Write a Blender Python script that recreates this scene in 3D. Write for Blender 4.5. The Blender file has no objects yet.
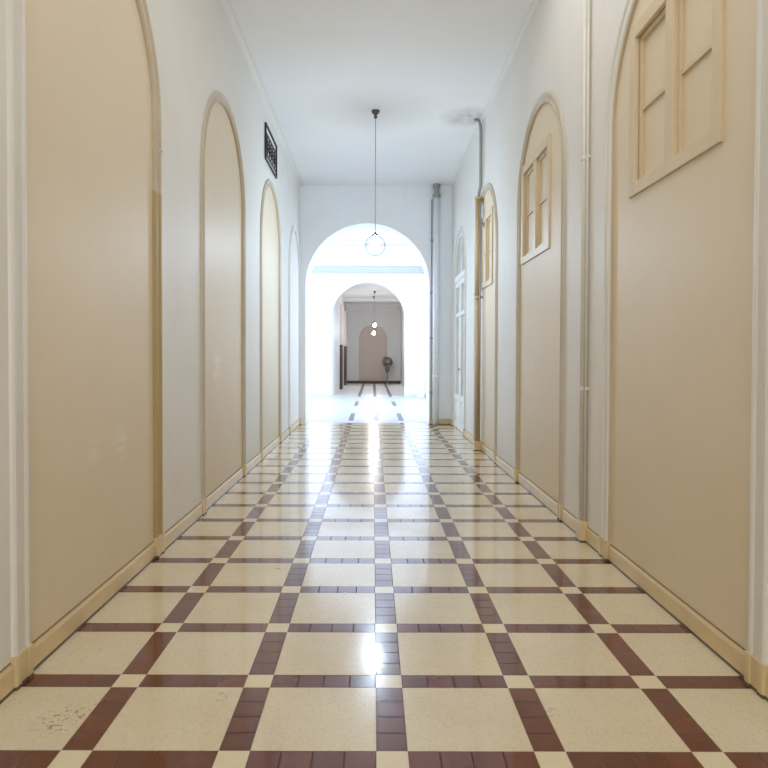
import bpy, bmesh, math, random
from math import pi, sin, cos, radians as R
from mathutils import Vector, Matrix

sc = bpy.context.scene
random.seed(4)

# ------------------------------------------------------------------ camera
PX, FPX = 768.0, 659.0
CAM_H = 1.25
cd = bpy.data.cameras.new('camera')
cam = bpy.data.objects.new('camera', cd)
sc.collection.objects.link(cam)
sc.camera = cam
cd.sensor_width = 36.0
cd.lens = 36.0 * FPX / PX
TILT = R(1.1)
cam.location = (0, 0, CAM_H)
cam.matrix_world = (Matrix.Translation((0, 0, CAM_H)) @ Matrix.Rotation(pi / 2 - TILT, 4, 'X')
                    @ Matrix.Rotation(R(0.15), 4, 'Z'))
cd.shift_x = 11 / PX
cd.shift_y = -(27 - FPX * math.tan(TILT)) / PX
cd.clip_start = 0.02

# ------------------------------------------------------------------ world and large lights
W = bpy.data.worlds.new('world')
sc.world = W
W.use_nodes = True
bg = W.node_tree.nodes['Background']
bg.inputs['Color'].default_value = (0.78, 0.88, 1.0, 1)
bg.inputs['Strength'].default_value = 1.0


def area(name, loc, direction, sx, sy, power, col):
    l = bpy.data.lights.new(name, 'AREA')
    l.shape = 'RECTANGLE'
    l.size, l.size_y = sx, sy
    l.energy = power
    l.color = col
    o = bpy.data.objects.new(name, l)
    o.location = loc
    o.rotation_euler = Vector(direction).to_track_quat('-Z', 'Y').to_euler()
    sc.collection.objects.link(o)
    return o


COOL = (0.68, 0.81, 1.0)
FILL_COL = (0.96, 0.98, 1.0)
area('daylight_vestibule_left', (-4.6, 16.7, 2.4), (1, 0, -0.05), 6.6, 3.6, 470, COOL)
area('daylight_vestibule_right', (2.3, 16.7, 2.4), (-1, 0, -0.05), 6.6, 3.6, 300, COOL)
area('fill_behind_camera', (0, -5.9, 2.4), (0, 1, -0.02), 2.6, 3.8, 112, FILL_COL)  # added fill with no source in view, brightens the near walls
area('overhead_fill_near', (0.5, 3.3, 4.38), (0, 0, -1), 1.5, 4.2, 33, (0.98, 0.97, 0.96))  # added unseen fill below the ceiling, evens out the nearby walls

sc.view_settings.view_transform = 'Standard'
sc.view_settings.look = 'None'
sc.view_settings.gamma = 1.0
sc.view_settings.use_curve_mapping = False
sc.view_settings.exposure = 0.12
sc.cycles.diffuse_bounces = 8
sc.cycles.max_bounces = 14
sc.cycles.sample_clamp_indirect = 6.0
sc.cycles.caustics_reflective = False
sc.cycles.caustics_refractive = False


# ------------------------------------------------------------------ node helper
class NT:
    def __init__(self, name):
        self.m = bpy.data.materials.new(name)
        self.m.use_nodes = True
        self.t = self.m.node_tree
        self.n = self.t.nodes
        self.b = self.n['Principled BSDF']
        tc = self.n.new('ShaderNodeTexCoord')
        self.co = tc.outputs['Object']
        s = self.n.new('ShaderNodeSeparateXYZ')
        self.t.links.new(self.co, s.inputs[0])
        self.x, self.y, self.z = s.outputs

    def put(self, sock, v):
        if isinstance(v, bpy.types.NodeSocket):
            self.t.links.new(v, sock)
        else:
            sock.default_value = v

    def math(self, op, a, b=0.0, c=0.0, clamp=False):
        n = self.n.new('ShaderNodeMath')
        n.operation = op
        n.use_clamp = clamp
        for i, v in enumerate((a, b, c)):
            self.put(n.inputs[i], v)
        return n.outputs[0]

    def mix(self, f, a, b, blend='MIX'):
        n = self.n.new('ShaderNodeMix')
        n.data_type = 'RGBA'
        n.blend_type = blend
        self.put(n.inputs[0], f)
        self.put(n.inputs[6], a if isinstance(a, bpy.types.NodeSocket) else (*a, 1))
        self.put(n.inputs[7], b if isinstance(b, bpy.types.NodeSocket) else (*b, 1))
        return n.outputs[2]

    def noise(self, scale, detail=4, rough=0.6, vec=None):
        n = self.n.new('ShaderNodeTexNoise')
        self.put(n.inputs['Vector'], vec or self.co)
        n.inputs['Scale'].default_value = scale
        n.inputs['Detail'].default_value = detail
        n.inputs['Roughness'].default_value = rough
        return n.outputs['Fac']

    def scaled(self, sx, sy, sz):
        n = self.n.new('ShaderNodeVectorMath')
        n.operation = 'MULTIPLY'
        self.put(n.inputs[0], self.co)
        n.inputs[1].default_value = (sx, sy, sz)
        return n.outputs[0]

    def ramp(self, v, a, b):
        n = self.n.new('ShaderNodeMapRange')
        self.put(n.inputs[0], v)
        n.inputs[1].default_value = a
        n.inputs[2].default_value = b
        return n.outputs[0]

    def spot(self, p, r0, r1):
        n = self.n.new('ShaderNodeVectorMath')
        n.operation = 'DISTANCE'
        self.put(n.inputs[0], self.co)
        n.inputs[1].default_value = p
        return self.ramp(n.outputs['Value'], r1, r0)

    def bump(self, h, strength, dist=0.01):
        n = self.n.new('ShaderNodeBump')
        n.inputs['Strength'].default_value = strength
        n.inputs['Distance'].default_value = dist
        self.put(n.inputs['Height'], h)
        self.put(self.b.inputs['Normal'], n.outputs[0])

    def base(self, c):
        self.put(self.b.inputs['Base Color'], c if isinstance(c, bpy.types.NodeSocket) else (*c, 1))

    def rough(self, v):
        self.put(self.b.inputs['Roughness'], v)


def paint(name, col, dirt, rough=0.6, amount=0.35, scale=1.6, bump=0.12):
    k = NT(name)
    f = k.ramp(k.noise(scale, 6, 0.65), 0.42, 0.75)
    streak = k.ramp(k.noise(2.0, 4, 0.6, k.scaled(3.0, 3.0, 0.25)), 0.5, 0.85)
    f = k.math('MULTIPLY', k.math('MAXIMUM', f, streak), amount)
    k.base(k.mix(f, col, dirt))
    k.rough(rough)
    if bump:
        k.bump(k.noise(38, 5, 0.6), bump, 0.006)
    return k.m


def plain(name, col, rough=0.5, metal=0.0):
    k = NT(name)
    f = k.math('MULTIPLY', k.ramp(k.noise(9, 4), 0.4, 0.8), 0.3)
    k.base(k.mix(f, col, tuple(c * 0.72 for c in col)))
    k.rough(rough)
    k.b.inputs['Metallic'].default_value = metal
    return k.m


M = {}
M['wall'] = paint('white_wall_paint', (0.785, 0.77, 0.735), (0.68, 0.64, 0.57), 0.55)
M['endwall'] = paint('end_wall_paint', (0.86, 0.885, 0.92), (0.76, 0.77, 0.79), 0.6)
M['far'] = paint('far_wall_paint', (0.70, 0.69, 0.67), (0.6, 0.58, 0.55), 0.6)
M['vest'] = paint('vestibule_white_paint', (0.86, 0.87, 0.88), (0.78, 0.78, 0.78), 0.6, 0.2)
M['cornice'] = paint('blue_grey_cornice_shade', (0.42, 0.44, 0.47), (0.36, 0.375, 0.40), 0.6)  # cornice shade put into the colour, so the band survives the bright exposure
M['panel'] = paint('beige_panel_paint', (0.79, 0.68, 0.505), (0.70, 0.57, 0.39), 0.5, 0.45, 1.1)
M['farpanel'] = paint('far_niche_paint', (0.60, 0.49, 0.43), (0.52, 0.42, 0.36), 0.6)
M['casing'] = paint('casing_paint', (0.76, 0.745, 0.70), (0.64, 0.60, 0.52), 0.45, 0.5, 2.4)
M['casing_shaded'] = paint('shaded_tan_casing', (0.58, 0.52, 0.42), (0.46, 0.39, 0.27), 0.45, 0.5, 2.4)  # darker tan: shade of the camera-facing casing faces put into the colour
M['cupboard'] = plain('dark_brown_wood', (0.075, 0.04, 0.03), 0.4)
# beige panels: a few pale scuffs
k = NT('beige_panel_scuffed')
_f = k.math('MULTIPLY', k.ramp(k.noise(1.1, 6, 0.65), 0.42, 0.75), 0.4)
_c = k.mix(_f, (0.75, 0.645, 0.48), (0.67, 0.55, 0.38))
for _p, _r, _a in (((-1.358, 5.75, 1.16), 0.22, 0.55), ((-1.358, 3.55, 0.78), 0.14, 0.4), ((-1.358, 3.2, 0.80), 0.10, 0.35)):
    _m = k.math('MULTIPLY', k.math('MULTIPLY', k.spot(_p, 0.02, _r), k.ramp(k.noise(9, 4, 0.6, k.scaled(1, 0.5, 3)), 0.42, 0.58)), _a)
    _c = k.mix(_m, _c, (0.88, 0.86, 0.80))
k.base(_c)
k.rough(0.5)
k.bump(k.noise(38, 5, 0.6), 0.12, 0.006)
M['panel'] = k.m
M['moulding'] = paint('pale_grey_moulding_paint', (0.55, 0.58, 0.64), (0.48, 0.51, 0.56), 0.6)
M['pinkish'] = plain('pinkish_door_paint', (0.70, 0.62, 0.58), 0.5)
M['pipe_white'] = plain('white_pipe_paint', (0.84, 0.87, 0.90), 0.35)
M['pipe_grey'] = plain('grey_pipe_metal', (0.36, 0.35, 0.33), 0.4, 0.4)
M['pipe_ochre'] = plain('ochre_pipe_paint', (0.52, 0.37, 0.20), 0.45)
M['pipe_cream'] = plain('cream_pipe_paint', (0.70, 0.67, 0.60), 0.4)
M['dark_line'] = plain('dark_conduit', (0.34, 0.36, 0.40), 0.5)
M['iron'] = plain('black_iron', (0.035, 0.033, 0.035), 0.45, 0.5)
M['rust'] = plain('brown_grille_backing', (0.70, 0.63, 0.54), 0.7)
M['bronze'] = plain('dark_bronze', (0.10, 0.095, 0.09), 0.35, 0.6)
M['white_wood'] = plain('white_door_paint', (0.82, 0.82, 0.80), 0.35)
M['sash'] = paint('sash_beige_paint', (0.70, 0.58, 0.40), (0.58, 0.45, 0.27), 0.45, 0.4)
M['cord'] = plain('grey_cord', (0.36, 0.36, 0.36), 0.5)
M['leaf'] = plain('dull_green_leaf', (0.17, 0.16, 0.13), 0.6)
M['pot'] = plain('grey_stand', (0.25, 0.26, 0.28), 0.5)

# lining: ochre dado paint up to 2.27 m, beige above it
k = NT('lining_paint')
edge = k.math('ADD', k.z, k.math('MULTIPLY', k.noise(14), 0.03))
f = k.ramp(edge, 2.27, 2.29)
w = k.math('MULTIPLY', k.ramp(k.noise(3, 5), 0.4, 0.7), 0.4)
k.base(k.mix(w, k.mix(f, (0.47, 0.36, 0.17), (0.60, 0.52, 0.41)), (0.40, 0.30, 0.16)))
k.rough(0.45)
M['lining'] = k.m
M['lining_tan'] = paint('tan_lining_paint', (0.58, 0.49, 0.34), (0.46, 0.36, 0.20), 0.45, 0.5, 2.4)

# baseboard: ochre gloss paint, dirty joint at the floor and under the top edge
k = NT('baseboard_paint')
w = k.math('MULTIPLY', k.ramp(k.noise(5, 6), 0.4, 0.75), 0.5)
c = k.mix(w, (0.70, 0.55, 0.32), (0.55, 0.41, 0.21))
low = k.math('MULTIPLY', k.math('LESS_THAN', k.math('ADD', k.z, k.math('MULTIPLY', k.noise(30), 0.004)), 0.016), 0.9)
c = k.mix(low, c, (0.06, 0.04, 0.025))
k.base(c)
k.rough(0.35)
M['base'] = k.m
M['joint'] = plain('dirty_joint', (0.22, 0.15, 0.08), 0.8)

# ceiling with a soot stain by the riser pipe
k = NT('ceiling_paint')
f = k.math('MULTIPLY', k.ramp(k.noise(0.9, 5), 0.4, 0.8), 0.25)
c = k.mix(f, (0.88, 0.885, 0.89), (0.76, 0.76, 0.75))
s = k.math('MULTIPLY', k.spot((1.25, 8.75, 4.41), 0.02, 0.42), k.ramp(k.noise(7, 4), 0.25, 0.7))
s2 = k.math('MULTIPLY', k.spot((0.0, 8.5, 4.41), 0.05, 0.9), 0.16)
c = k.mix(k.math('MULTIPLY', s, 0.75), c, (0.20, 0.16, 0.13))
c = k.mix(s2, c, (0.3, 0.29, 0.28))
k.base(c)
k.rough(0.7)
k.bump(k.noise(20, 4), 0.08, 0.006)
M['ceiling'] = k.m

# ------------------------------------------------------------------ floor material
def floor_material(name, vest=False, far=False):
    k = NT(name)
    X0, Y0, P = 0.0136, 1.967, 0.5
    u = k.math('MULTIPLY', k.math('ADD', k.x, 20 * P - X0), 1 / P)
    v = k.math('MULTIPLY', k.math('ADD', k.y, 20 * P - Y0), 1 / P)
    bx = k.math('LESS_THAN', k.math('FRACT', u), 0.2)
    if vest:
        by = k.math('LESS_THAN', k.math('FRACT', k.math('MULTIPLY', k.math('ADD', k.y, -12.9), 1 / 3.9)), 0.45)
        inner = k.math('LESS_THAN', k.math('ABSOLUTE', k.math('ADD', k.x, 0.0)), 0.75)
        brown = k.math('MULTIPLY', bx, inner) if far else k.math('MULTIPLY', k.math('MULTIPLY', bx, by), inner)
    else:
        by = k.math('LESS_THAN', k.math('FRACT', v), 0.2)
        brown = k.math('ABSOLUTE', k.math('SUBTRACT', bx, by))
    both = k.math('MULTIPLY', bx, by)
    # joints on the 10 cm grid
    su = k.math('MULTIPLY', u, 5.0)
    sv = k.math('MULTIPLY', v, 5.0)
    du = k.math('ABSOLUTE', k.math('SUBTRACT', k.math('FRACT', k.math('ADD', su, 0.5)), 0.5))
    dv = k.math('ABSOLUTE', k.math('SUBTRACT', k.math('FRACT', k.math('ADD', sv, 0.5)), 0.5))
    joint = k.math('LESS_THAN', k.math('MINIMUM', du, dv), 0.030)
    jb = k.math('MULTIPLY', k.math('MULTIPLY', joint, brown), k.math('ADD', 0.25, k.math('MULTIPLY', k.math('LESS_THAN', k.math('ABSOLUTE', k.math('ADD', k.x, -0.05)), 0.55), 0.75)))
    # per-tile tone
    cx = k.n.new('ShaderNodeCombineXYZ')
    k.put(cx.inputs[0], k.math('FLOOR', su))
    k.put(cx.inputs[1], k.math('FLOOR', sv))
    wn = k.n.new('ShaderNodeTexWhiteNoise')
    wn.noise_dimensions = '2D'
    k.put(wn.inputs['Vector'], cx.outputs[0])
    tone = wn.outputs['Value']
    b = k.mix(tone, (0.120, 0.024, 0.005), (0.160, 0.036, 0.009))
    b = k.mix(k.math('MULTIPLY', k.ramp(k.noise(14, 5), 0.4, 0.8), 0.35), b, (0.11, 0.03, 0.018))
    b = k.mix(k.math('MULTIPLY', jb, 0.8), b, (0.05, 0.022, 0.016))
    # terrazzo
    vo = k.n.new('ShaderNodeTexVoronoi')
    k.put(vo.inputs['Vector'], k.co)
    vo.inputs['Scale'].default_value = 150
    chip = k.math('MULTIPLY', k.ramp(vo.outputs['Color'], 0.5, 1.0), 0.4)
    t = k.mix(k.ramp(k.noise(2.5, 5), 0.3, 0.75), (0.78, 0.68, 0.49), (0.70, 0.59, 0.39))
    t = k.mix(chip, t, (0.50, 0.39, 0.23))
    t = k.mix(k.math('MULTIPLY', both, 0.5), t, (0.82, 0.71, 0.48))
    # worn spots and chips
    grit = k.ramp(k.noise(42, 4, 0.7), 0.54, 0.62)
    for p, r, a in (((-1.07, 2.24, 0), 0.11, 0.9), ((-0.99, 2.30, 0), 0.06, 0.8), ((-1.19, 2.69, 0), 0.035, 1.0), ((-1.17, 2.80, 0), 0.035, 0.7),
                    ((-0.55, 2.40, 0), 0.04, 0.8), ((-0.55, 3.86, 0), 0.05, 0.6), ((0.62, 2.30, 0), 0.05, 0.5),
                    ((-0.45, 2.25, 0), 0.06, 0.6), ((0.92, 2.02, 0), 0.05, 0.6)):
        m = k.math('MULTIPLY', k.math('MULTIPLY', k.spot(p, r * 0.3, r), grit), a)
        t = k.mix(m, t, (0.10, 0.07, 0.04))
    if vest:
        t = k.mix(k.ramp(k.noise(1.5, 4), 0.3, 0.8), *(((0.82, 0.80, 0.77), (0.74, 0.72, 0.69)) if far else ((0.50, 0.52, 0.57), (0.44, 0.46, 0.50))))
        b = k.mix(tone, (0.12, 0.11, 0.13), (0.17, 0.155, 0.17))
    c = k.mix(brown, t, b)
    k.base(c)
    k.rough(0.36) if vest else k.rough(k.math('ADD', k.math('ADD', 0.17, k.math('MULTIPLY', jb, 0.4)), k.math('MULTIPLY', k.ramp(k.noise(6, 4), 0.35, 0.75), 0.08)))
    k.b.inputs['IOR'].default_value = 1.4
    k.put(k.b.inputs['Coat Weight'], 0.0 if vest else k.math('MULTIPLY', k.math('SUBTRACT', 1.0, jb), 0.55))
    k.b.inputs['Coat Roughness'].default_value = 0.06
    k.b.inputs['Coat IOR'].default_value = 1.6
    h = k.math('ADD', k.math('MULTIPLY', k.noise(3.0, 3), 0.6), k.math('MULTIPLY', k.math('ADD', jb, 0.0), -0.25))
    h = k.math('ADD', h, k.math('MULTIPLY', tone, k.math('MULTIPLY', brown, 0.06)))
    k.bump(h, 0.10, 0.006)
    return k.m


M['floor'] = floor_material('terrazzo_and_red_tile')
M['floor_f'] = floor_material('pale_far_tile', True, True)
M['floor_v'] = floor_material('pale_vestibule_tile', True)

# glass
k = NT('clear_glass')
gl = k.n.new('ShaderNodeBsdfGlossy')
gl.inputs['Roughness'].default_value = 0.02
tr = k.n.new('ShaderNodeBsdfTransparent')
tr.inputs['Color'].default_value = (0.96, 0.97, 0.97, 1)
lw = k.n.new('ShaderNodeLayerWeight')
lw.inputs['Blend'].default_value = 0.5
tc = k.mix(k.math('POWER', lw.outputs['Facing'], 3.0), (0.97, 0.98, 0.98), (0.55, 0.55, 0.53))
k.put(tr.inputs['Color'], tc)
fac = k.math('ADD', k.math('MULTIPLY', k.math('POWER', lw.outputs['Facing'], 5.0), 0.55), 0.03)
mx = k.n.new('ShaderNodeMixShader')
k.t.links.new(fac, mx.inputs[0])
k.t.links.new(tr.outputs[0], mx.inputs[1])
k.t.links.new(gl.outputs[0], mx.inputs[2])
k.t.links.new(mx.outputs[0], k.n['Material Output'].inputs['Surface'])
M['glass'] = k.m
k = NT('grey_door_glass')
k.base((0.60, 0.62, 0.58))
k.rough(0.25)
M['glass_grey'] = k.m


def emitter(name, col, s):
    k = NT(name)
    k.base((0.9, 0.9, 0.9))
    k.b.inputs['Emission Color'].default_value = (*col, 1)
    k.b.inputs['Emission Strength'].default_value = s
    return k.m


M['bulb'] = emitter('lit_bulb', (0.64, 0.80, 1.0), 345)
M['bulb_far'] = emitter('lit_far_bulb', (0.95, 0.95, 1.0), 330)


# ------------------------------------------------------------------ mesh helpers
def obj(name, bm, mat, parent=None, smooth=False, recalc=True):
    if recalc:
        bmesh.ops.recalc_face_normals(bm, faces=bm.faces)
    me = bpy.data.meshes.new(name)
    bm.to_mesh(me)
    bm.free()
    for m in (mat if isinstance(mat, (list, tuple)) else [mat]):
        me.materials.append(m)
    if smooth:
        for p in me.polygons:
            p.use_smooth = True
    o = bpy.data.objects.new(name, me)
    sc.collection.objects.link(o)
    if parent:
        o.parent = parent
    return o


def empty(name, loc=(0, 0, 0)):
    o = bpy.data.objects.new(name, None)
    o.location = loc
    o.empty_display_size = 0.1
    sc.collection.objects.link(o)
    return o


def thing(o, label, cat, group=None):
    o['label'] = label
    o['category'] = cat
    if group:
        o['group'] = group
    return o


def struct(o, label=None, cat=None):
    o['kind'] = 'structure'
    if label:
        o['label'] = label
        o['category'] = cat
    return o


def box(bm, x0, x1, y0, y1, z0, z1, bev=0.0):
    vs = [bm.verts.new(p) for p in ((x0, y0, z0), (x1, y0, z0), (x1, y1, z0), (x0, y1, z0),
                                    (x0, y0, z1), (x1, y0, z1), (x1, y1, z1), (x0, y1, z1))]
    fs = [bm.faces.new([vs[i] for i in q]) for q in
          ((0, 3, 2, 1), (4, 5, 6, 7), (0, 1, 5, 4), (1, 2, 6, 5), (2, 3, 7, 6), (3, 0, 4, 7))]
    if bev:
        es = list({e for f in fs for e in f.edges})
        bmesh.ops.bevel(bm, geom=es, offset=bev, segments=2, affect='EDGES', profile=0.5)
    return bm


def tube(bm, pts, r, seg=14, caps=True):
    """round tube through points; r a number or one per point"""
    pts = [Vector(p) for p in pts]
    rs = r if isinstance(r, (list, tuple)) else [r] * len(pts)
    rings = []
    ref = Vector((0.31, 0.87, 0.2))
    for i, p in enumerate(pts):
        d = (pts[min(i + 1, len(pts) - 1)] - pts[max(i - 1, 0)]).normalized()
        a = d.cross(ref).normalized()
        b = d.cross(a)
        rings.append([bm.verts.new(p + (a * cos(2 * pi * j / seg) + b * sin(2 * pi * j / seg)) * rs[i]) for j in range(seg)])
    for i in range(len(rings) - 1):
        for j in range(seg):
            bm.faces.new((rings[i][j], rings[i][(j + 1) % seg], rings[i + 1][(j + 1) % seg], rings[i + 1][j]))
    if caps:
        bm.faces.new(rings[0])
        bm.faces.new(rings[-1])
    return bm


def lathe(bm, prof, cx=0, cy=0, cz=0, seg=28):
    rings = []
    for r, z in prof:
        if r < 1e-6:
            rings.append([bm.verts.new((cx, cy, cz + z))])
        else:
            rings.append([bm.verts.new((cx + r * cos(2 * pi * j / seg), cy + r * sin(2 * pi * j / seg), cz + z)) for j in range(seg)])
    for a, b in zip(rings, rings[1:]):
        for j in range(seg):
            q = []
            for v in (a[j % len(a)], a[(j + 1) % len(a)], b[(j + 1) % len(b)], b[j % len(b)]):
                if v not in q:
                    q.append(v)
            if len(q) >= 3:
                bm.faces.new(q)
    return bm


# ------------------------------------------------------------------ dimensions
XL, XR = -1.35, 1.455
H = 4.41
Y_NEAR, Y_END = -6.5, 12.2
HW = 0.750          # inner half width of a blind arch
CW = 0.115          # casing width
REC = 0.008         # how far the panel lies behind the wall face
# centre, spring height, inner half width, casing width
LEFT = [(3.31, 2.70, 0.755, 0.115), (6.03, 2.72, 0.79, 0.085), (8.72, 2.70, 0.775, 0.085), (11.31, 2.68, 0.72, 0.08)]
RIGHT = [(3.27, 2.60, 0.76, 0.115), (5.82, 2.70, 0.735, 0.085), (8.55, 2.63, 0.76, 0.085), (11.17, 2.61, 0.755, 0.085)]
NSEG = 40


def arch_pts(c, hw, zs, n=NSEG, z0=0.0):
    """outline of an arch in (along, z), from one foot over the crown to the other"""
    pts = [(c - hw, z0)]
    for i in range(n + 1):
        a = pi - pi * i / n
        pts.append((c + hw * cos(a), zs + hw * sin(a)))
    pts.append((c + hw, z0))
    return pts


def wall_with_arches(name, to3, s0, s1, height, openings, depth, mat, d_close=None):
    """A wall along s with arched openings. to3(s, z, d) gives the point, d = depth behind the face.
    openings: (centre, half width, spring, through)"""
    bm = bmesh.new()

    def quad(*ps):
        bm.faces.new([bm.verts.new(to3(*p)) for p in ps])
    for d in (0.0, depth):
        s = s0
        for (c, hw, zs, thr) in openings:
            if d > 0 and not thr:
                continue
            quad((s, 0, d), (c - hw, 0, d), (c - hw, height, d), (s, height, d))
            arc = arch_pts(c, hw, zs)[1:-1]
            for (a, za), (b, zb) in zip(arc, arc[1:]):
                quad((a, za, d), (b, zb, d), (b, height, d), (a, height, d))
            quad((c - hw, 0, d), (c - hw, zs, d), (c - hw, zs, d), (c - hw, 0, d)) if False else None
            s = c + hw
        quad((s, 0, d), (s1, 0, d), (s1, height, d), (s, height, d))
    for (c, hw, zs, thr) in openings:
        if thr:
            out = arch_pts(c, hw, zs)
            for (a, za), (b, zb) in zip(out, out[1:]):
                quad((a, za, 0), (b, zb, 0), (b, zb, depth), (a, za, depth))
    quad((s0, 0, 0), (s0, height, 0), (s0, height, depth), (s0, 0, depth))
    quad((s1, 0, 0), (s1, height, 0), (s1, height, depth), (s1, 0, depth))
    quad((s0, height, 0), (s1, height, 0), (s1, height, depth), (s0, height, depth))
    bmesh.ops.remove_doubles(bm, verts=bm.verts, dist=1e-5)
    return struct(obj(name, bm, mat))


def panel_fill(name, to3, c, hw, zs, d0, d1, mat, parent):
    """solid arched slab closing an opening"""
    bm = bmesh.new()
    out = arch_pts(c, hw, zs)
    fr = [bm.verts.new(to3(a, z, d0)) for a, z in out]
    bk = [bm.verts.new(to3(a, z, d1)) for a, z in out]
    bm.faces.new(fr)
    bm.faces.new(bk)
    for i in range(len(out)):
        j = (i + 1) % len(out)
        bm.faces.new((fr[i], fr[j], bk[j], bk[i]))
    return obj(name, bm, mat, parent)


# casing profile: (distance outward from the inner edge, height off the wall face)
PROFILE = [(0.0, -REC - 0.005), (0.0, 0.010), (0.006, 0.016), (0.018, 0.018), (0.026, 0.015), (0.030, 0.009), (0.050, 0.008),
           (0.076, 0.008), (0.080, 0.012), (0.090, 0.018), (0.102, 0.018), (0.111, 0.012), (0.115, 0.0), (0.115, -0.004)]


def casing(to3, c, hw, zs, cw, number, z0=0.125):
    kw = cw / 0.115
    base = arch_pts(c, hw, zs, z0=z0)
    n = len(base)
    rows = []
    for i, (a, z) in enumerate(base):
        if i == 0:
            d = (-1, 0)
        elif i == n - 1:
            d = (1, 0)
        else:
            d = ((a - c) / hw, (z - zs) / hw)
        rows.append([(a + d[0] * w * kw, z + d[1] * w * kw, -h) for w, h in PROFILE])
    bm = bmesh.new()
    V = [[bm.verts.new(to3(*p)) for p in r] for r in rows]
    for r, q in zip(V, V[1:]):
        far = number == 1 and q[0].co.y > c + 0.2
        for j in range(len(PROFILE) - 1):
            bm.faces.new((r[j], r[j + 1], q[j + 1], q[j])).material_index = 1 if far else 0
    for r in (V[0], V[-1]):
        bm.faces.new(r)
    t = obj('trim_%d' % number, bm, [M['casing'] if number in (1, 4, 5, 8) else M['casing_shaded'], M['lining']])
    struct(t)
    # painted lining on the inside of the opening
    bm = bmesh.new()
    for sgn in (0,):
        inner = arch_pts(c, hw - 0.004, zs, z0=z0)
        outer = arch_pts(c, hw + 0.001, zs, z0=z0)
        A = [bm.verts.new(to3(a, z, -0.008)) for a, z in inner]
        B = [bm.verts.new(to3(a, z, REC)) for a, z in inner]
        C_ = [bm.verts.new(to3(a, z, -0.008)) for a, z in outer]
        D = [bm.verts.new(to3(a, z, REC)) for a, z in outer]
        for i in range(len(inner) - 1):
            bm.faces.new((A[i], A[i + 1], B[i + 1], B[i]))
            bm.faces.new((A[i], A[i + 1], C_[i + 1], C_[i]))
            bm.faces.new((C_[i], C_[i + 1], D[i + 1], D[i]))
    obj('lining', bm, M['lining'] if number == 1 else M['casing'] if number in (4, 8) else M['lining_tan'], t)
    for sgn in (-1, 1):
        bm = bmesh.new()
        prof = [(-0.006, -REC), (-0.006, 0.020), (0.000, 0.026), (0.030, 0.026), (0.036, 0.021), (0.080, 0.021),
                (0.086, 0.026), (0.112, 0.026), (0.121, 0.020), (0.121, -0.004)]
        lo = [bm.verts.new(to3(c + sgn * (hw + w * kw), 0.0, -h)) for w, h in prof]
        hi = [bm.verts.new(to3(c + sgn * (hw + w * kw), 0.125, -h)) for w, h in prof]
        for j in range(len(prof) - 1):
            bm.faces.new((lo[j], lo[j + 1], hi[j + 1], hi[j]))
        bm.faces.new(lo)
        bm.faces.new(hi)
        obj('plinth_block', bm, M['base'], t)
    return t


def baseboard(name, to3, runs, mat='base'):
    """runs: (s0, s1, depth of the wall face behind the main face)"""
    bm = bmesh.new()
    for s0, s1, d in runs:
        prof = [(0.0, 0.0), (0.016, 0.0), (0.016, 0.088), (0.010, 0.100), (0.0, 0.102)]
        a = [bm.verts.new(to3(s0, z, d - h)) for h, z in prof]
        b = [bm.verts.new(to3(s1, z, d - h)) for h, z in prof]
        for j in range(len(prof)):
            q = (j + 1) % len(prof)
            bm.faces.new((a[j], a[q], b[q], b[j]))
        bm.faces.new(a)
        bm.faces.new(b)
    o = struct(obj(name, bm, M[mat]))
    bm = bmesh.new()
    for s0, s1, d in runs:
        p = [to3(s0, 0.100, d - 0.0005), to3(s1, 0.100, d - 0.0005), to3(s1, 0.1065, d - 0.004), to3(s0, 0.1065, d - 0.004),
             to3(s0, 0.1065, d), to3(s1, 0.1065, d)]
        v = [bm.verts.new(q) for q in p]
        bm.faces.new((v[0], v[1], v[2], v[3]))
        bm.faces.new((v[3], v[2], v[5], v[4]))
    obj('caulk_line', bm, M['joint'], o)
    return o


def left3(s, z, d):
    return (XL - d, s, z)


def right3(s, z, d):
    return (XR + d, s, z)


# ------------------------------------------------------------------ corridor shell
bm = bmesh.new()
box(bm, -1.8, 1.9, Y_NEAR, 12.5, -0.12, 0.0)
struct(obj('floor', bm, M['floor']), 'cream terrazzo floor with a grid of dark red tile bands', 'floor')
bm = bmesh.new()
box(bm, -4.4, 2.1, 12.5, 20.8, -0.12, 0.0)
struct(obj('floor_vestibule', bm, M['floor_v']))
bm = bmesh.new()
box(bm, -1.8, 1.9, 20.8, 31.6, -0.12, 0.0)
struct(obj('floor_far', bm, M['floor_f']))
bm = bmesh.new()
box(bm, -1.8, 1.9, Y_NEAR, 12.5, H, H + 0.15)
struct(obj('ceiling', bm, M['ceiling']))

wl = wall_with_arches('wall_left', left3, Y_NEAR, Y_END, H, [(c, hw, z, False) for c, z, hw, cw in LEFT], 0.4, M['wall'])
wr = wall_with_arches('wall_right', right3, Y_NEAR, Y_END, H, [(c, hw, z, False) for c, z, hw, cw in RIGHT], 0.4, M['wall'])
for c, z, hw, cw in LEFT:
    panel_fill('arch_panel', left3, c, hw + 0.02, z, REC, 0.3, M['panel'] if c < 10 else M['wall'], wl)

n = 1
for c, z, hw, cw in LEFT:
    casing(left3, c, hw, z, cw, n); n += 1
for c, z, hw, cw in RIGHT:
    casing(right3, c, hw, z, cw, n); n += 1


def runs_for(arches, y1, skip=()):
    r, s = [], Y_NEAR
    for i, (c, z, hw, cw) in enumerate(arches):
        r.append((s, c - hw - cw, 0.0))
        if i not in skip:
            r.append((c - hw, c + hw, REC))
        s = c + hw + cw
    r.append((s, y1, 0.0))
    return [q for q in r if q[1] - q[0] > 0.01]


baseboard('baseboard_left', left3, runs_for(LEFT, Y_END))
baseboard('baseboard_right', right3, runs_for(RIGHT, Y_END, skip=(3,)))

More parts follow.
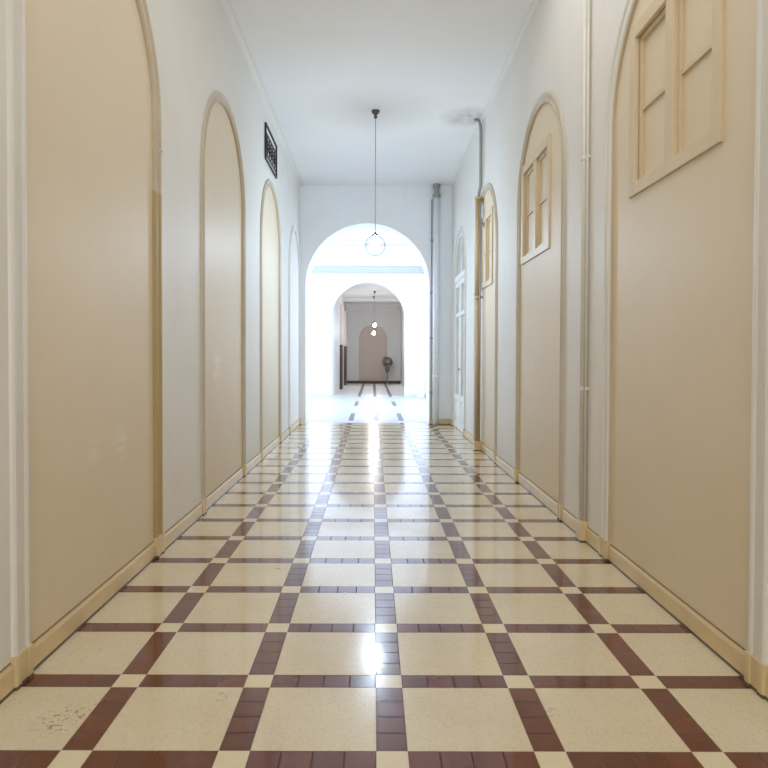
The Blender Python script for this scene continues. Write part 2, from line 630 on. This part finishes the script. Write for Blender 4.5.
# coved joints between walls and ceiling
for X, sg, nm in ((XL, 1, 'trim_9'), (XR, -1, 'trim_10')):
    bm = bmesh.new()
    rr = 0.07 if sg > 0 else 0.045
    prof = [(0.0, 0.0)] + [(rr - rr * sin(t * pi / 16), -rr + rr * (1 - cos(t * pi / 16)) if False else -rr + rr * (1 - cos(t * pi / 16))) for t in range(9)]
    prof = [(0.0, 0.0), (rr, 0.0)] + [(rr - rr * sin(t * pi / 16), -rr + rr * cos(t * pi / 16)) for t in range(1, 8)] + [(0.0, -rr)]
    a = [bm.verts.new((X + sg * p, Y_NEAR, H + q)) for p, q in prof]
    b = [bm.verts.new((X + sg * p, Y_END, H + q)) for p, q in prof]
    for j in range(len(prof)):
        q = (j + 1) % len(prof)
        bm.faces.new((a[j], a[q], b[q], b[j]))
    bm.faces.new(a); bm.faces.new(b)
    struct(obj(nm, bm, M['wall'], smooth=False))


# end wall with the open archway
def end3(s, z, d):
    return (s, Y_END + d, z)


EA = (-0.105, 1.145, 2.57)
we = wall_with_arches('wall_end', end3, -1.75, 1.85, H, [(EA[0], EA[1], EA[2], True)], 0.65, M['endwall'])
bm = bmesh.new()
baseboard('baseboard_end', end3, [(EA[0] + EA[1] + 0.004, XR, 0.0)])
bm.free()

# ------------------------------------------------------------------ vestibule
Y2 = 20.5
VX0, VX1 = -4.0, 1.72


def v2(s, z, d):
    return (s, Y2 + d, z)


SA = (-0.168, 1.175, 2.44)
k = NT('vestibule_far_wall_paint')
_m = k.math('MULTIPLY', k.spot((-1.80, Y2, 2.05), 0.03, 0.17), k.ramp(k.noise(6, 4, 0.6, k.scaled(0.6, 1, 3)), 0.40, 0.55))
k.base(k.mix(k.math('MULTIPLY', _m, 0.8), (0.86, 0.87, 0.88), (0.32, 0.24, 0.18)))
k.rough(0.6)
wall_with_arches('wall_vestibule_far', v2, VX0, VX1, 4.6, [(SA[0], SA[1], SA[2], True)], 0.6, k.m)
baseboard('baseboard_vestibule', v2, [(VX0, SA[0] - SA[1] - 0.004, 0.0), (SA[0] + SA[1] + 0.004, VX1, 0.0)], 'moulding')
# right side: pier, tall window, pier ; left side the same
def window_wall(wname, winname, X, sg, y0, y1, w0, w1, z0, z1, top):
    bm = bmesh.new()
    x0, x1 = sorted((X, X + sg * 0.35))
    box(bm, x0, x1, y0, w0, 0, top)
    box(bm, x0, x1, w1, y1, 0, top)
    box(bm, x0, x1, w0, w1, z1, top)
    if z0 > 0:
        box(bm, x0, x1, w0, w1, 0, z0)
    struct(obj(wname, bm, M['vest']))
    bm = bmesh.new()
    xm0, xm1 = sorted((X + sg * 0.14, X + sg * 0.20))
    box(bm, xm0, xm1, w0, w0 + .07, z0, z1)
    box(bm, xm0, xm1, w1 - .07, w1, z0, z1)
    box(bm, xm0, xm1, w0 + .07, w1 - .07, z0, z0 + .07)
    box(bm, xm0, xm1, w0 + .07, w1 - .07, z1 - .07, z1)
    f = struct(obj(winname, bm, M['white_wood']))
    nb = 5
    for i in range(1, nb):
        bm = bmesh.new()
        y = w0 + (w1 - w0) * i / nb
        box(bm, xm0 + .006, xm1 - .006, y - .025, y + .025, z0 + .07, z1 - .07)
        obj('mullion', bm, M['white_wood'], f)
    bm = bmesh.new()
    box(bm, xm0 + .008, xm1 - .008, w0 + .07, w1 - .07, 2.6, 2.66)
    obj('transom', bm, M['white_wood'], f)


window_wall('wall_vestibule_left', 'window_1', VX0, -1, 12.85, Y2, 13.4, 20.0, 0.5, 4.1, 4.6)
window_wall('wall_vestibule_right', 'window_2', VX1, 1, 12.85, Y2, 13.4, 19.9, 0.5, 4.1, 4.6)
bm = bmesh.new()
box(bm, -4.4, -1.75, 12.5, 12.85, 0, 4.6)
struct(obj('wall_vestibule_near', bm, M['vest']))
bm = bmesh.new()
box(bm, VX0 - .4, VX1 + .4, 12.5, Y2 + .5, 4.6, 4.75)
vc = struct(obj('ceiling_vestibule', bm, M['vest']))
# raised frames on the vestibule ceiling
for (x0, x1, y0, y1) in ((-3.4, 1.25, 13.4, 16.3), (-3.4, 1.25, 16.9, 19.7)):
    bm = bmesh.new()
    for q in (0.0, 0.16):
        wdt = 0.07
        a0, a1, b0, b1 = x0 + q, x1 - q, y0 + q, y1 - q
        zz = 4.6 - (0.05 if q == 0 else 0.03)
        box(bm, a0, a1, b0, b0 + wdt, zz, 4.6)
        box(bm, a0, a1, b1 - wdt, b1, zz, 4.6)
        box(bm, a0, a0 + wdt, b0 + wdt, b1 - wdt, zz, 4.6)
        box(bm, a1 - wdt, a1, b0 + wdt, b1 - wdt, zz, 4.6)
    obj('ceiling_moulding', bm, M['moulding'], vc)
# cornice on the far vestibule wall
bm = bmesh.new()
prof = [(0, 3.82), (0.06, 3.82), (0.08, 3.86), (0.06, 3.88), (0.06, 4.04), (0.10, 4.07), (0, 4.07)]
a = [bm.verts.new((VX0, Y2 - p, z)) for p, z in prof]
b = [bm.verts.new((VX1, Y2 - p, z)) for p, z in prof]
for j in range(len(prof)):
    q = (j + 1) % len(prof)
    bm.faces.new((a[j], a[q], b[q], b[j]))
bm.faces.new(a); bm.faces.new(b)
t11 = struct(obj('trim_11', bm, M['cornice']))
bm = bmesh.new()
prof = [(0, 4.07), (0.13, 4.07), (0.15, 4.12), (0.20, 4.18), (0.22, 4.28), (0.34, 4.38), (0.40, 4.5), (0.42, 4.6), (0, 4.6)]
a = [bm.verts.new((VX0, Y2 - p, z)) for p, z in prof]
b = [bm.verts.new((VX1, Y2 - p, z)) for p, z in prof]
for j in range(len(prof)):
    q = (j + 1) % len(prof)
    bm.faces.new((a[j], a[q], b[q], b[j]))
bm.faces.new(a); bm.faces.new(b)
obj('upper_moulding', bm, M['vest'], t11)

# pilaster on the right of the far vestibule wall
bm = bmesh.new()
box(bm, 1.40, 1.56, Y2 - 0.10, Y2, 0, 3.82, 0.008)
box(bm, 1.37, 1.59, Y2 - 0.13, Y2, 0, 0.16, 0.008)
struct(obj('trim_12', bm, M['vest']))

# ------------------------------------------------------------------ far corridor
FL, FR, FH, FY = -1.28, 1.30, 3.78, 31.0
bm = bmesh.new()
box(bm, FL - .3, FL, 21.1, FY, 0, FH)
struct(obj('wall_far_left', bm, M['far']))
bm = bmesh.new()
box(bm, FR, FR + .3, 21.1, FY, 0, FH)
struct(obj('wall_far_right', bm, M['far']))
bm = bmesh.new()
box(bm, FL - .3, FR + .3, 21.1, FY + .3, FH, FH + .15)
struct(obj('ceiling_far', bm, M['far']))
# shallow beam across the far ceiling
bm = bmesh.new()
box(bm, FL, FR, 28.3, 28.7, FH - .13, FH, 0.01)
struct(obj('trim_13', bm, M['far']))


def f3(s, z, d):
    return (s, FY + d, z)


FA = (0.0, 0.665, 2.10)
wf = wall_with_arches('wall_far_end', f3, FL - .3, FR + .3, FH, [(FA[0], FA[1], FA[2], False)], 0.3, M['far'])
panel_fill('arch_panel', f3, FA[0], FA[1] + .01, FA[2], 0.05, 0.2, M['farpanel'], wf)
bm = bmesh.new()
prof = [(0, 3.40), (0.03, 3.40), (0.05, 3.45), (0.05, 3.52), (0.12, 3.60), (0.16, 3.72), (0.22, 3.78), (0, 3.78)]
a = [bm.verts.new((FL, FY - p, z)) for p, z in prof]
b = [bm.verts.new((FR, FY - p, z)) for p, z in prof]
for j in range(len(prof)):
    q = (j + 1) % len(prof)
    bm.faces.new((a[j], a[q], b[q], b[j]))
bm.faces.new(a); bm.faces.new(b)
struct(obj('trim_14', bm, M['far']))
bm = bmesh.new()
box(bm, FL, FR, FY - .03, FY, 0, 0.13)
struct(obj('baseboard_far', bm, M['cupboard']))
# two doors on the left of the far corridor: dark lower leaf, pale pink upper part, raised jambs
for num, (y0, y1) in ((2, (25.3, 26.4)), (3, (29.0, 30.2))):
    bm = bmesh.new()
    for q in (y0, y1 - .12):
        box(bm, FL, FL + .085, q, q + .12, 1.72, 3.1, 0.006)
    box(bm, FL, FL + .085, y0, y1, 3.1, 3.25, 0.006)
    d = struct(obj('door_%d' % num, bm, M['pinkish']))
    bm = bmesh.new()
    box(bm, FL, FL + .03, y0 + .12, y1 - .12, 1.72, 3.1)
    obj('upper_panel', bm, M['pinkish'], d)
    bm = bmesh.new()
    box(bm, FL, FL + .085, y0, y1, 0.0, 1.72, 0.006)
    obj('lower_leaf', bm, M['cupboard'], d)

# ------------------------------------------------------------------ blind windows in the right-hand arches
def blind_window(num, yc, hw, z0, z1):
    X = XR + REC           # face of the beige panel

    def bx(bm, ya, yb, za, zb, da, db, bev=0.003):
        x0, x1 = sorted((X - da, X - db))
        return box(bm, x0, x1, ya, yb, za, zb, bev)
    fw = 0.075
    bm = bmesh.new()
    P = 0.016
    bx(bm, yc - hw, yc - hw + fw, z0, z1, -0.01, P)
    bx(bm, yc + hw - fw, yc + hw, z0, z1, -0.01, P)
    bx(bm, yc - hw + fw, yc + hw - fw, z1 - fw, z1, -0.01, P)
    bx(bm, yc - hw + fw, yc + hw - fw, z0, z0 + fw * .9, -0.01, P)
    w = struct(obj('window_%d' % num, bm, M['sash']))
    iy0, iy1, iz0, iz1 = yc - hw + fw, yc + hw - fw, z0 + fw * .9, z1 - fw
    # mullion
    bm = bmesh.new()
    bx(bm, yc - .045, yc + .045, iz0, iz1, -0.045, 0.012)
    obj('mullion', bm, M['sash'], w)
    for sgn in (-1, 1):
        a, b = (iy0, yc - .045) if sgn < 0 else (yc + .045, iy1)
        bm = bmesh.new()
        sw = 0.028
        bx(bm, a, a + sw, iz0, iz1, -0.040, -0.012, .002)
        bx(bm, b - sw, b, iz0, iz1, -0.040, -0.012, .002)
        bx(bm, a + sw, b - sw, iz1 - sw, iz1, -0.040, -0.012, .002)
        bx(bm, a + sw, b - sw, iz0, iz0 + sw, -0.040, -0.012, .002)
        s = obj('sash', bm, M['sash'], w)
        bm = bmesh.new()
        zm = (iz0 + iz1) / 2
        bx(bm, a + sw, b - sw, zm - .013, zm + .013, -0.040, -0.016, .002)
        obj('muntin', bm, M['sash'], s)
        for za, zb in ((iz0 + sw, zm - .013), (zm + .013, iz1 - sw)):
            bm = bmesh.new()
            bx(bm, a + sw, b - sw, za, zb, -0.05, -0.030, 0)
            obj('painted_pane', bm, M['panel'], s)
    return (iy0 - .006, iy1 + .006, iz0 - .006, iz1 + .006)


# the panel behind each window is cut back so that the lights are really recessed
holes = {}
for i, (num, yc, hwid) in enumerate(((3, 3.27, 0.494), (4, 5.98, 0.512), (5, 8.58, 0.50))):
    holes[i] = blind_window(num, yc, hwid, 2.155, 3.10)


def panel_with_hole(c, hw, zs, d0, d1, hole):
    ya, yb, za, zb = hole
    bm = bmesh.new()

    def top(y):
        t = max(-1.0, min(1.0, (y - c) / hw))
        return zs + hw * math.sqrt(max(0.0, 1 - t * t))
    ys = [c + hw * -cos(pi * i / 48) for i in range(49)] + [ya, yb]
    ys = sorted(set(round(y, 6) for y in ys))
    for y0, y1 in zip(ys, ys[1:]):
        spans = [((0.0, 0.0), (top(y0), top(y1)))]
        if y0 >= ya - 1e-4 and y1 <= yb + 1e-4:
            spans = [((0.0, 0.0), (za, za)), ((zb, zb), (top(y0), top(y1)))]
        for (b0, b1), (t0, t1) in spans:
            bm.faces.new([bm.verts.new(right3(y, z, d0)) for y, z in ((y0, b0), (y1, b1), (y1, t1), (y0, t0))])
    for p, q in (((ya, za), (yb, za)), ((yb, za), (yb, zb)), ((yb, zb), (ya, zb)), ((ya, zb), (ya, za))):
        bm.faces.new([bm.verts.new(right3(s, z, d)) for (s, z), d in ((p, d0), (q, d0), (q, d1), (p, d1))])
    bm.faces.new([bm.verts.new(right3(s, z, d1)) for s, z in ((ya, za), (yb, za), (yb, zb), (ya, zb))])
    bmesh.ops.remove_doubles(bm, verts=bm.verts, dist=1e-5)
    return obj('arch_panel', bm, M['panel'], wr)


for i in range(3):
    c, z, hw, cw = RIGHT[i]
    panel_with_hole(c, hw + .02, z, REC, 0.11, holes[i])

# ------------------------------------------------------------------ white glazed door in the last right-hand arch
c, zs, HW, _cw = RIGHT[3]
D0 = 0.03               # door face depth behind the wall face


def dbox(bm, ya, yb, za, zb, da, db, bev=0.003):
    x0, x1 = sorted((XR + da, XR + db))
    return box(bm, x0, x1, ya, yb, za, zb, bev)


bm = bmesh.new()
out = arch_pts(c, HW, zs)
inn = arch_pts(c, HW - .08, zs)
for (o0, o1, i0, i1) in zip(out, out[1:], inn, inn[1:]):
    for d in (D0 - .02, D0 + .06):
        bm.faces.new([bm.verts.new(right3(p[0], p[1], d)) for p in (o0, o1, i1, i0)])
    bm.faces.new([bm.verts.new(right3(p[0], p[1], d)) for p, d in ((i0, D0 - .02), (i1, D0 - .02), (i1, D0 + .06), (i0, D0 + .06))])
bmesh.ops.remove_doubles(bm, verts=bm.verts, dist=1e-5)
door = struct(obj('door_1', bm, M['white_wood']))
bm = bmesh.new()
dbox(bm, c - HW + .08, c + HW - .08, zs - .05, zs + .05, D0 - .03, D0 + .05)
obj('transom', bm, M['white_wood'], door)
bm = bmesh.new()
dbox(bm, c - .03, c + .03, zs + .05, zs + HW - .085, D0, D0 + .05)
obj('fanlight_bar', bm, M['white_wood'], door)
bm = bmesh.new()
g = arch_pts(c, HW - .07, zs, z0=zs)[1:-1]
fr = [bm.verts.new(right3(a, z, D0 + .030)) for a, z in g]
bk = [bm.verts.new(right3(a, z, D0 + .040)) for a, z in g]
bm.faces.new(fr)
bm.faces.new(bk)
for i in range(len(g)):
    j = (i + 1) % len(g)
    bm.faces.new((fr[i], fr[j], bk[j], bk[i]))
obj('fanlight_glass', bm, M['glass_grey'], door)
for sgn in (-1, 1):
    a, b = (c - HW + .08, c - .004) if sgn < 0 else (c + .004, c + HW - .08)
    st = 0.085
    bm = bmesh.new()
    ztop = zs - .05
    dbox(bm, a, a + st, 0.01, ztop, D0 - .012, D0 + .03)
    dbox(bm, b - st, b, 0.01, ztop, D0 - .012, D0 + .03)
    for z0_, z1_ in ((0.01, .14), (.50, .60), (1.95, 2.02), (ztop - .09, ztop)):
        dbox(bm, a + st, b - st, z0_, z1_, D0 - .012, D0 + .03)
    lf = obj('door_leaf', bm, M['white_wood'], door)
    bm = bmesh.new()
    dbox(bm, a + st, b - st, .14, .50, D0 + .008, D0 + .025)
    dbox(bm, a + st + .04, b - st - .04, .18, .46, D0 - .006, D0 + .010, 0.006)
    obj('kick_panel', bm, M['white_wood'], lf)
    bm = bmesh.new()
    dbox(bm, a + st, b - st, .60, ztop - .09, D0 + .020, D0 + .026, 0)
    obj('glass_pane', bm, M['glass_grey'], lf)
bm = bmesh.new()
tube(bm, [(XR + D0 - .012, c - .05, 1.05), (XR + D0 - .055, c - .05, 1.05), (XR + D0 - .055, c - .14, 1.05)], 0.009, 8)
obj('door_handle', bm, M['bronze'], door)
# wall closing behind the door
bm = bmesh.new()
dbox(bm, c - HW - .05, c + HW + .05, 0, zs + HW + .05, 0.14, 0.3, 0)
obj('door_backing', bm, M['glass_grey'], wr)

# ------------------------------------------------------------------ pendant lamps
def pendant(x, y, zc, r, ztop, label, bulb, group=None, detail=True):
    t = thing(empty('pendant_lamp', (x, y, ztop)), label, 'lamp', group)
    h = zc - ztop
    bm = bmesh.new()
    lathe(bm, [(0, 0), (0.054, 0), (0.052, -0.015), (0.042, -0.034), (0.026, -0.048), (0.014, -0.056), (0.020, -0.066), (0.026, -0.078), (0.020, -0.092), (0.008, -0.104), (0, -0.104)])
    obj('canopy', bm, M['bronze'], t, True)
    bm = bmesh.new()
    tube(bm, [(0, 0, -0.10), (0, 0, h + r + .05)], 0.005, 8)
    obj('cord', bm, M['cord'], t, True)
    bm = bmesh.new()
    lathe(bm, [(0, h + r + .045), (0.009, h + r + .04), (0.016, h + r + .02), (0.040, h + r + .004), (0.050, h + r - .010), (0.046, h + r - .012), (0.015, h + r - .005), (0.013, h + r - .05), (0, h + r - .052)])
    obj('globe_cap', bm, M['bronze'], t, True)
    bm = bmesh.new()
    N = 20
    a0 = math.asin(min(0.9, 0.046 / r))
    outer = [(r * sin(a0 + (pi - a0) * i / N), h + r * cos(a0 + (pi - a0) * i / N)) for i in range(N + 1)]
    ri = r - 0.004
    a1 = math.asin(min(0.9, 0.046 / ri))
    inner = [(ri * sin(a1 + (pi - a1) * i / N), h + ri * cos(a1 + (pi - a1) * i / N)) for i in range(N + 1)]
    outer[-1] = (0, h - r)
    inner[-1] = (0, h - ri)
    lathe(bm, inner[::-1] + outer + [], seg=32) if False else lathe(bm, outer[::-1] + inner, seg=32)
    obj('globe_shade', bm, M['glass'], t, True)
    bm = bmesh.new()
    rb = r * 0.5
    lathe(bm, [(0, h - rb * 1.1)] + [(rb * sin(pi * i / 12), h - rb * 1.1 * cos(pi * i / 12)) for i in range(1, 10)] + [(0.016, h + r - .05), (0, h + r - .05)], seg=20)
    b = obj('bulb', bm, bulb, t, True)
    return t


pendant(0.025, 8.52, 2.685, 0.136, H, 'glass globe pendant on a long cord in front of the bright archway', M['bulb'])
pendant(0.06, 25.4, 2.47, 0.12, FH, 'upper of the two lit globe pendants in the dim far corridor', M['bulb_far'], 'globe pendants in the far corridor')
pendant(0.03, 27.6, 2.24, 0.12, FH, 'lower of the two lit globe pendants in the dim far corridor', M['bulb_far'], 'globe pendants in the far corridor')

# ------------------------------------------------------------------ pipes
# slim painted pipe between the first two right-hand arches
Xp = XR - 0.026
t = thing(empty('wall_conduit', (Xp, 4.49, 0)), 'slim cream painted pipe up the right wall between the two nearest arches', 'pipe')
bm = bmesh.new()
tube(bm, [(0, 0, 0.13), (0, 0, H)], 0.018, 14)
obj('pipe', bm, M['pipe_cream'], t, True)
bm = bmesh.new()
tube(bm, [(0.008, -0.040, 0.13), (0.008, -0.040, H)], 0.009, 10)
obj('cable', bm, M['pipe_cream'], t, True)
for z in (1.04, 2.6, 3.9):
    bm = bmesh.new()
    tube(bm, [(0, 0, z - .012), (0, 0, z + .012)], 0.024, 14)
    box(bm, 0.004, 0.026, -0.05, 0.05, z - .010, z + .010, 0.002)
    obj('clip', bm, M['casing'], t)
bm = bmesh.new()
box(bm, -0.03, 0.026, -0.062, 0.036, 0.0, 0.14, 0.005)
obj('plinth_block', bm, M['base'], t)

# riser at the third arch: thin grey upper run, thick ochre lower run
Xq, Yq = XR - 0.060, 8.80
t = thing(empty('riser_pipe', (Xq, Yq, 0)), 'ochre riser pipe with a grey upper run beside the third right arch', 'pipe')
bm = bmesh.new()
tube(bm, [(0, 0, 0.1), (0, 0, 2.05)], 0.030, 14)
obj('lower_run', bm, M['pipe_ochre'], t, True)
bm = bmesh.new()
tube(bm, [(0, 0, 2.05), (0, 0, 3.36)], 0.042, 14)
obj('sleeve', bm, M['pipe_ochre'], t, True)['label'] = 'thicker ochre sleeve'
bm = bmesh.new()
tube(bm, [(0.0, 0, 3.34), (0.01, 0, 3.44), (0.028, 0, 3.52), (0.028, 0, 4.25), (0.02, 0, 4.34), (0.0, 0, 4.38), (-0.06, 0, 4.40)], 0.021, 12)
obj('upper_run', bm, M['pipe_grey'], t, True)['label'] = 'thin grey metal run'
for z in (2.05, 3.36):
    bm = bmesh.new()
    tube(bm, [(0, 0, z - .02), (0, 0, z + .02)], 0.050, 14)
    box(bm, 0.0, 0.057, -.02, .02, z - .015, z + .015, .002)
    obj('collar', bm, M['pipe_ochre'], t)
bm = bmesh.new()
box(bm, -.045, .053, -.05, .05, 0, .13, .006)
obj('plinth_block', bm, M['base'], t)
bm = bmesh.new()
tube(bm, [(0.02, -0.058, .13), (0.02, -0.058, 3.3)], 0.012, 8)
obj('cable', bm, M['dark_line'], t, True)

# downpipe on the end wall
Xd, Yd = 1.155, Y_END - 0.088
t = thing(empty('downpipe', (Xd, Yd, 0)), 'thick white downpipe on the end wall right of the open archway', 'pipe')
bm = bmesh.new()
tube(bm, [(0, 0, 0.0), (0, 0, 4.2)], 0.055, 18)
obj('pipe', bm, M['pipe_white'], t, True)
bm = bmesh.new()
tube(bm, [(0, 0, 4.17), (0, 0, 4.23)], 0.072, 18)
tube(bm, [(0, 0, 4.23), (0, 0, 4.36)], 0.050, 18)
tube(bm, [(0, 0, 4.355), (0, 0, H)], 0.068, 18)
obj('collar', bm, M['pipe_grey'], t)['label'] = 'grey metal top collar'
for z in (2.42, 0.9):
    bm = bmesh.new()
    tube(bm, [(0, 0, z - .02), (0, 0, z + .02)], 0.063, 18)
    box(bm, -.02, .02, 0.03, 0.086, z - .015, z + .015, 0.002)
    obj('bracket', bm, M['pipe_white'], t)
Xe = 1.075
t = thing(empty('wall_cable', (Xe, Y_END - 0.018, 0)), 'thin dark cable between the white downpipe and the open archway', 'cable')
bm = bmesh.new()
tube(bm, [(0, 0, 0.11), (0, 0, 4.15)], 0.012, 10)
obj('cable', bm, M['dark_line'], t, True)
for z in (0.6, 1.6, 2.44, 3.4):
    bm = bmesh.new()
    box(bm, -.026, .026, -.016, .018, z - .018, z + .018, 0.003)
    obj('clip', bm, M['dark_line'], t)

# ------------------------------------------------------------------ iron grille high on the left wall
gy0, gy1, gz0, gz1 = 8.20, 9.12, 3.70, 4.15
t = thing(empty('wall_grille', (XL, (gy0 + gy1) / 2, gz0)), 'small black iron grille high on the left wall above the third arch', 'grille')
L, Hh = gy1 - gy0, gz1 - gz0


def g(bm, y0, y1, z0, z1, x0=0.002, x1=0.026):
    return box(bm, x0, x1, y0 - L / 2, y1 - L / 2, z0, z1, 0.002)


bm = bmesh.new()
fw = 0.017
g(bm, 0, L, 0, fw); g(bm, 0, L, Hh - fw, Hh)
g(bm, 0, fw, fw, Hh - fw); g(bm, L - fw, L, fw, Hh - fw)
obj('frame', bm, M['iron'], t)
bm = bmesh.new()
g(bm, fw, L - fw, .07, .086, .006, .02)
obj('crossbar', bm, M['iron'], t)
bm = bmesh.new()
g(bm, fw, L - fw, Hh - .12, Hh - .10, .006, .02)
obj('crossbar', bm, M['iron'], t)
bm = bmesh.new()
g(bm, fw, L - fw, .086, Hh - .12, 0.001, 0.006)
obj('backing', bm, M['rust'], t)['label'] = 'mottled brown mesh backing'
bm = bmesh.new()
g(bm, fw, L - fw, Hh - .10, Hh - fw, 0.001, 0.004)
g(bm, fw, L - fw, fw, .07, 0.001, 0.004)
obj('white_backing', bm, M['vest'], t)
for i in range(5):
    y = L * (i + 1) / 6
    bm = bmesh.new()
    g(bm, y - .005, y + .005, .086, Hh - .12, .006, .018)
    obj('upright', bm, M['iron'], t)
for i in range(6):
    y = L * (i + .5) / 6 - L / 2
    zc = (0.086 + Hh - .12) / 2
    pts = []
    for j in range(33):
        a = j / 32 * 4 * pi
        rad = 0.068 * (1 - j / 44)
        pts.append((0.012, y + rad * cos(a), zc + rad * 1.35 * sin(a)))
    bm = bmesh.new()
    tube(bm, pts, 0.004, 6)
    obj('scroll', bm, M['iron'], t, True)

# ------------------------------------------------------------------ plant on a slim stand at the far end
t = thing(empty('potted_plant', (0.67, 30.55, 0)), 'dim bushy plant on a slim grey stand beside the far brown niche', 'plant')
bm = bmesh.new()
lathe(bm, [(0, 0), (.15, 0), (.15, .02), (.03, .05), (.022, .1), (.022, .52), (.06, .56), (.10, .58), (0, .58)], seg=18)
obj('stand', bm, M['pot'], t, True)
bm = bmesh.new()
lathe(bm, [(0, .58), (.09, .58), (.125, .78), (.13, .80), (.115, .80), (.11, .77), (0, .77)], seg=18)
obj('pot', bm, M['pot'], t, True)
bm = bmesh.new()
rnd = random.Random(7)
for i in range(260):
    th, ph = rnd.uniform(0, 2 * pi), math.acos(rnd.uniform(-.75, 1))
    rad = .21 * rnd.uniform(.55, 1)
    p = Vector((rad * sin(ph) * cos(th), rad * sin(ph) * sin(th), 1.02 + rad * 1.1 * cos(ph)))
    dr = Vector((sin(ph) * cos(th), sin(ph) * sin(th), cos(ph) * .6 - .2)).normalized()
    sd = dr.cross(Vector((rnd.uniform(-1, 1), rnd.uniform(-1, 1), 1))).normalized()
    le, wi = rnd.uniform(.07, .11), rnd.uniform(.018, .03)
    v = [bm.verts.new(p), bm.verts.new(p + dr * le * .5 + sd * wi), bm.verts.new(p + dr * le), bm.verts.new(p + dr * le * .5 - sd * wi)]
    bm.faces.new(v)
tube(bm, [(0, 0, .76), (.01, 0, 1.0)], .012, 6)
obj('foliage', bm, M['leaf'], t, recalc=False)

# ------------------------------------------------------------------ small hook on the jamb of the nearest left arch
t = thing(empty('wall_hook', (XL + 0.010, 4.12, 2.53)), 'tiny cream painted hook high on the far jamb of the nearest left arch', 'hook')
bm = bmesh.new()
tube(bm, [(-0.004, 0, 0), (0.010, 0, 0)], 0.012, 12)
obj('rosette', bm, M['pipe_cream'], t, True)
bm = bmesh.new()
tube(bm, [(0.008, 0, 0), (0.024, 0, -0.004), (0.028, 0, -0.012), (0.030, 0, 0.0)], 0.005, 8)
obj('prong', bm, M['pipe_cream'], t, True)
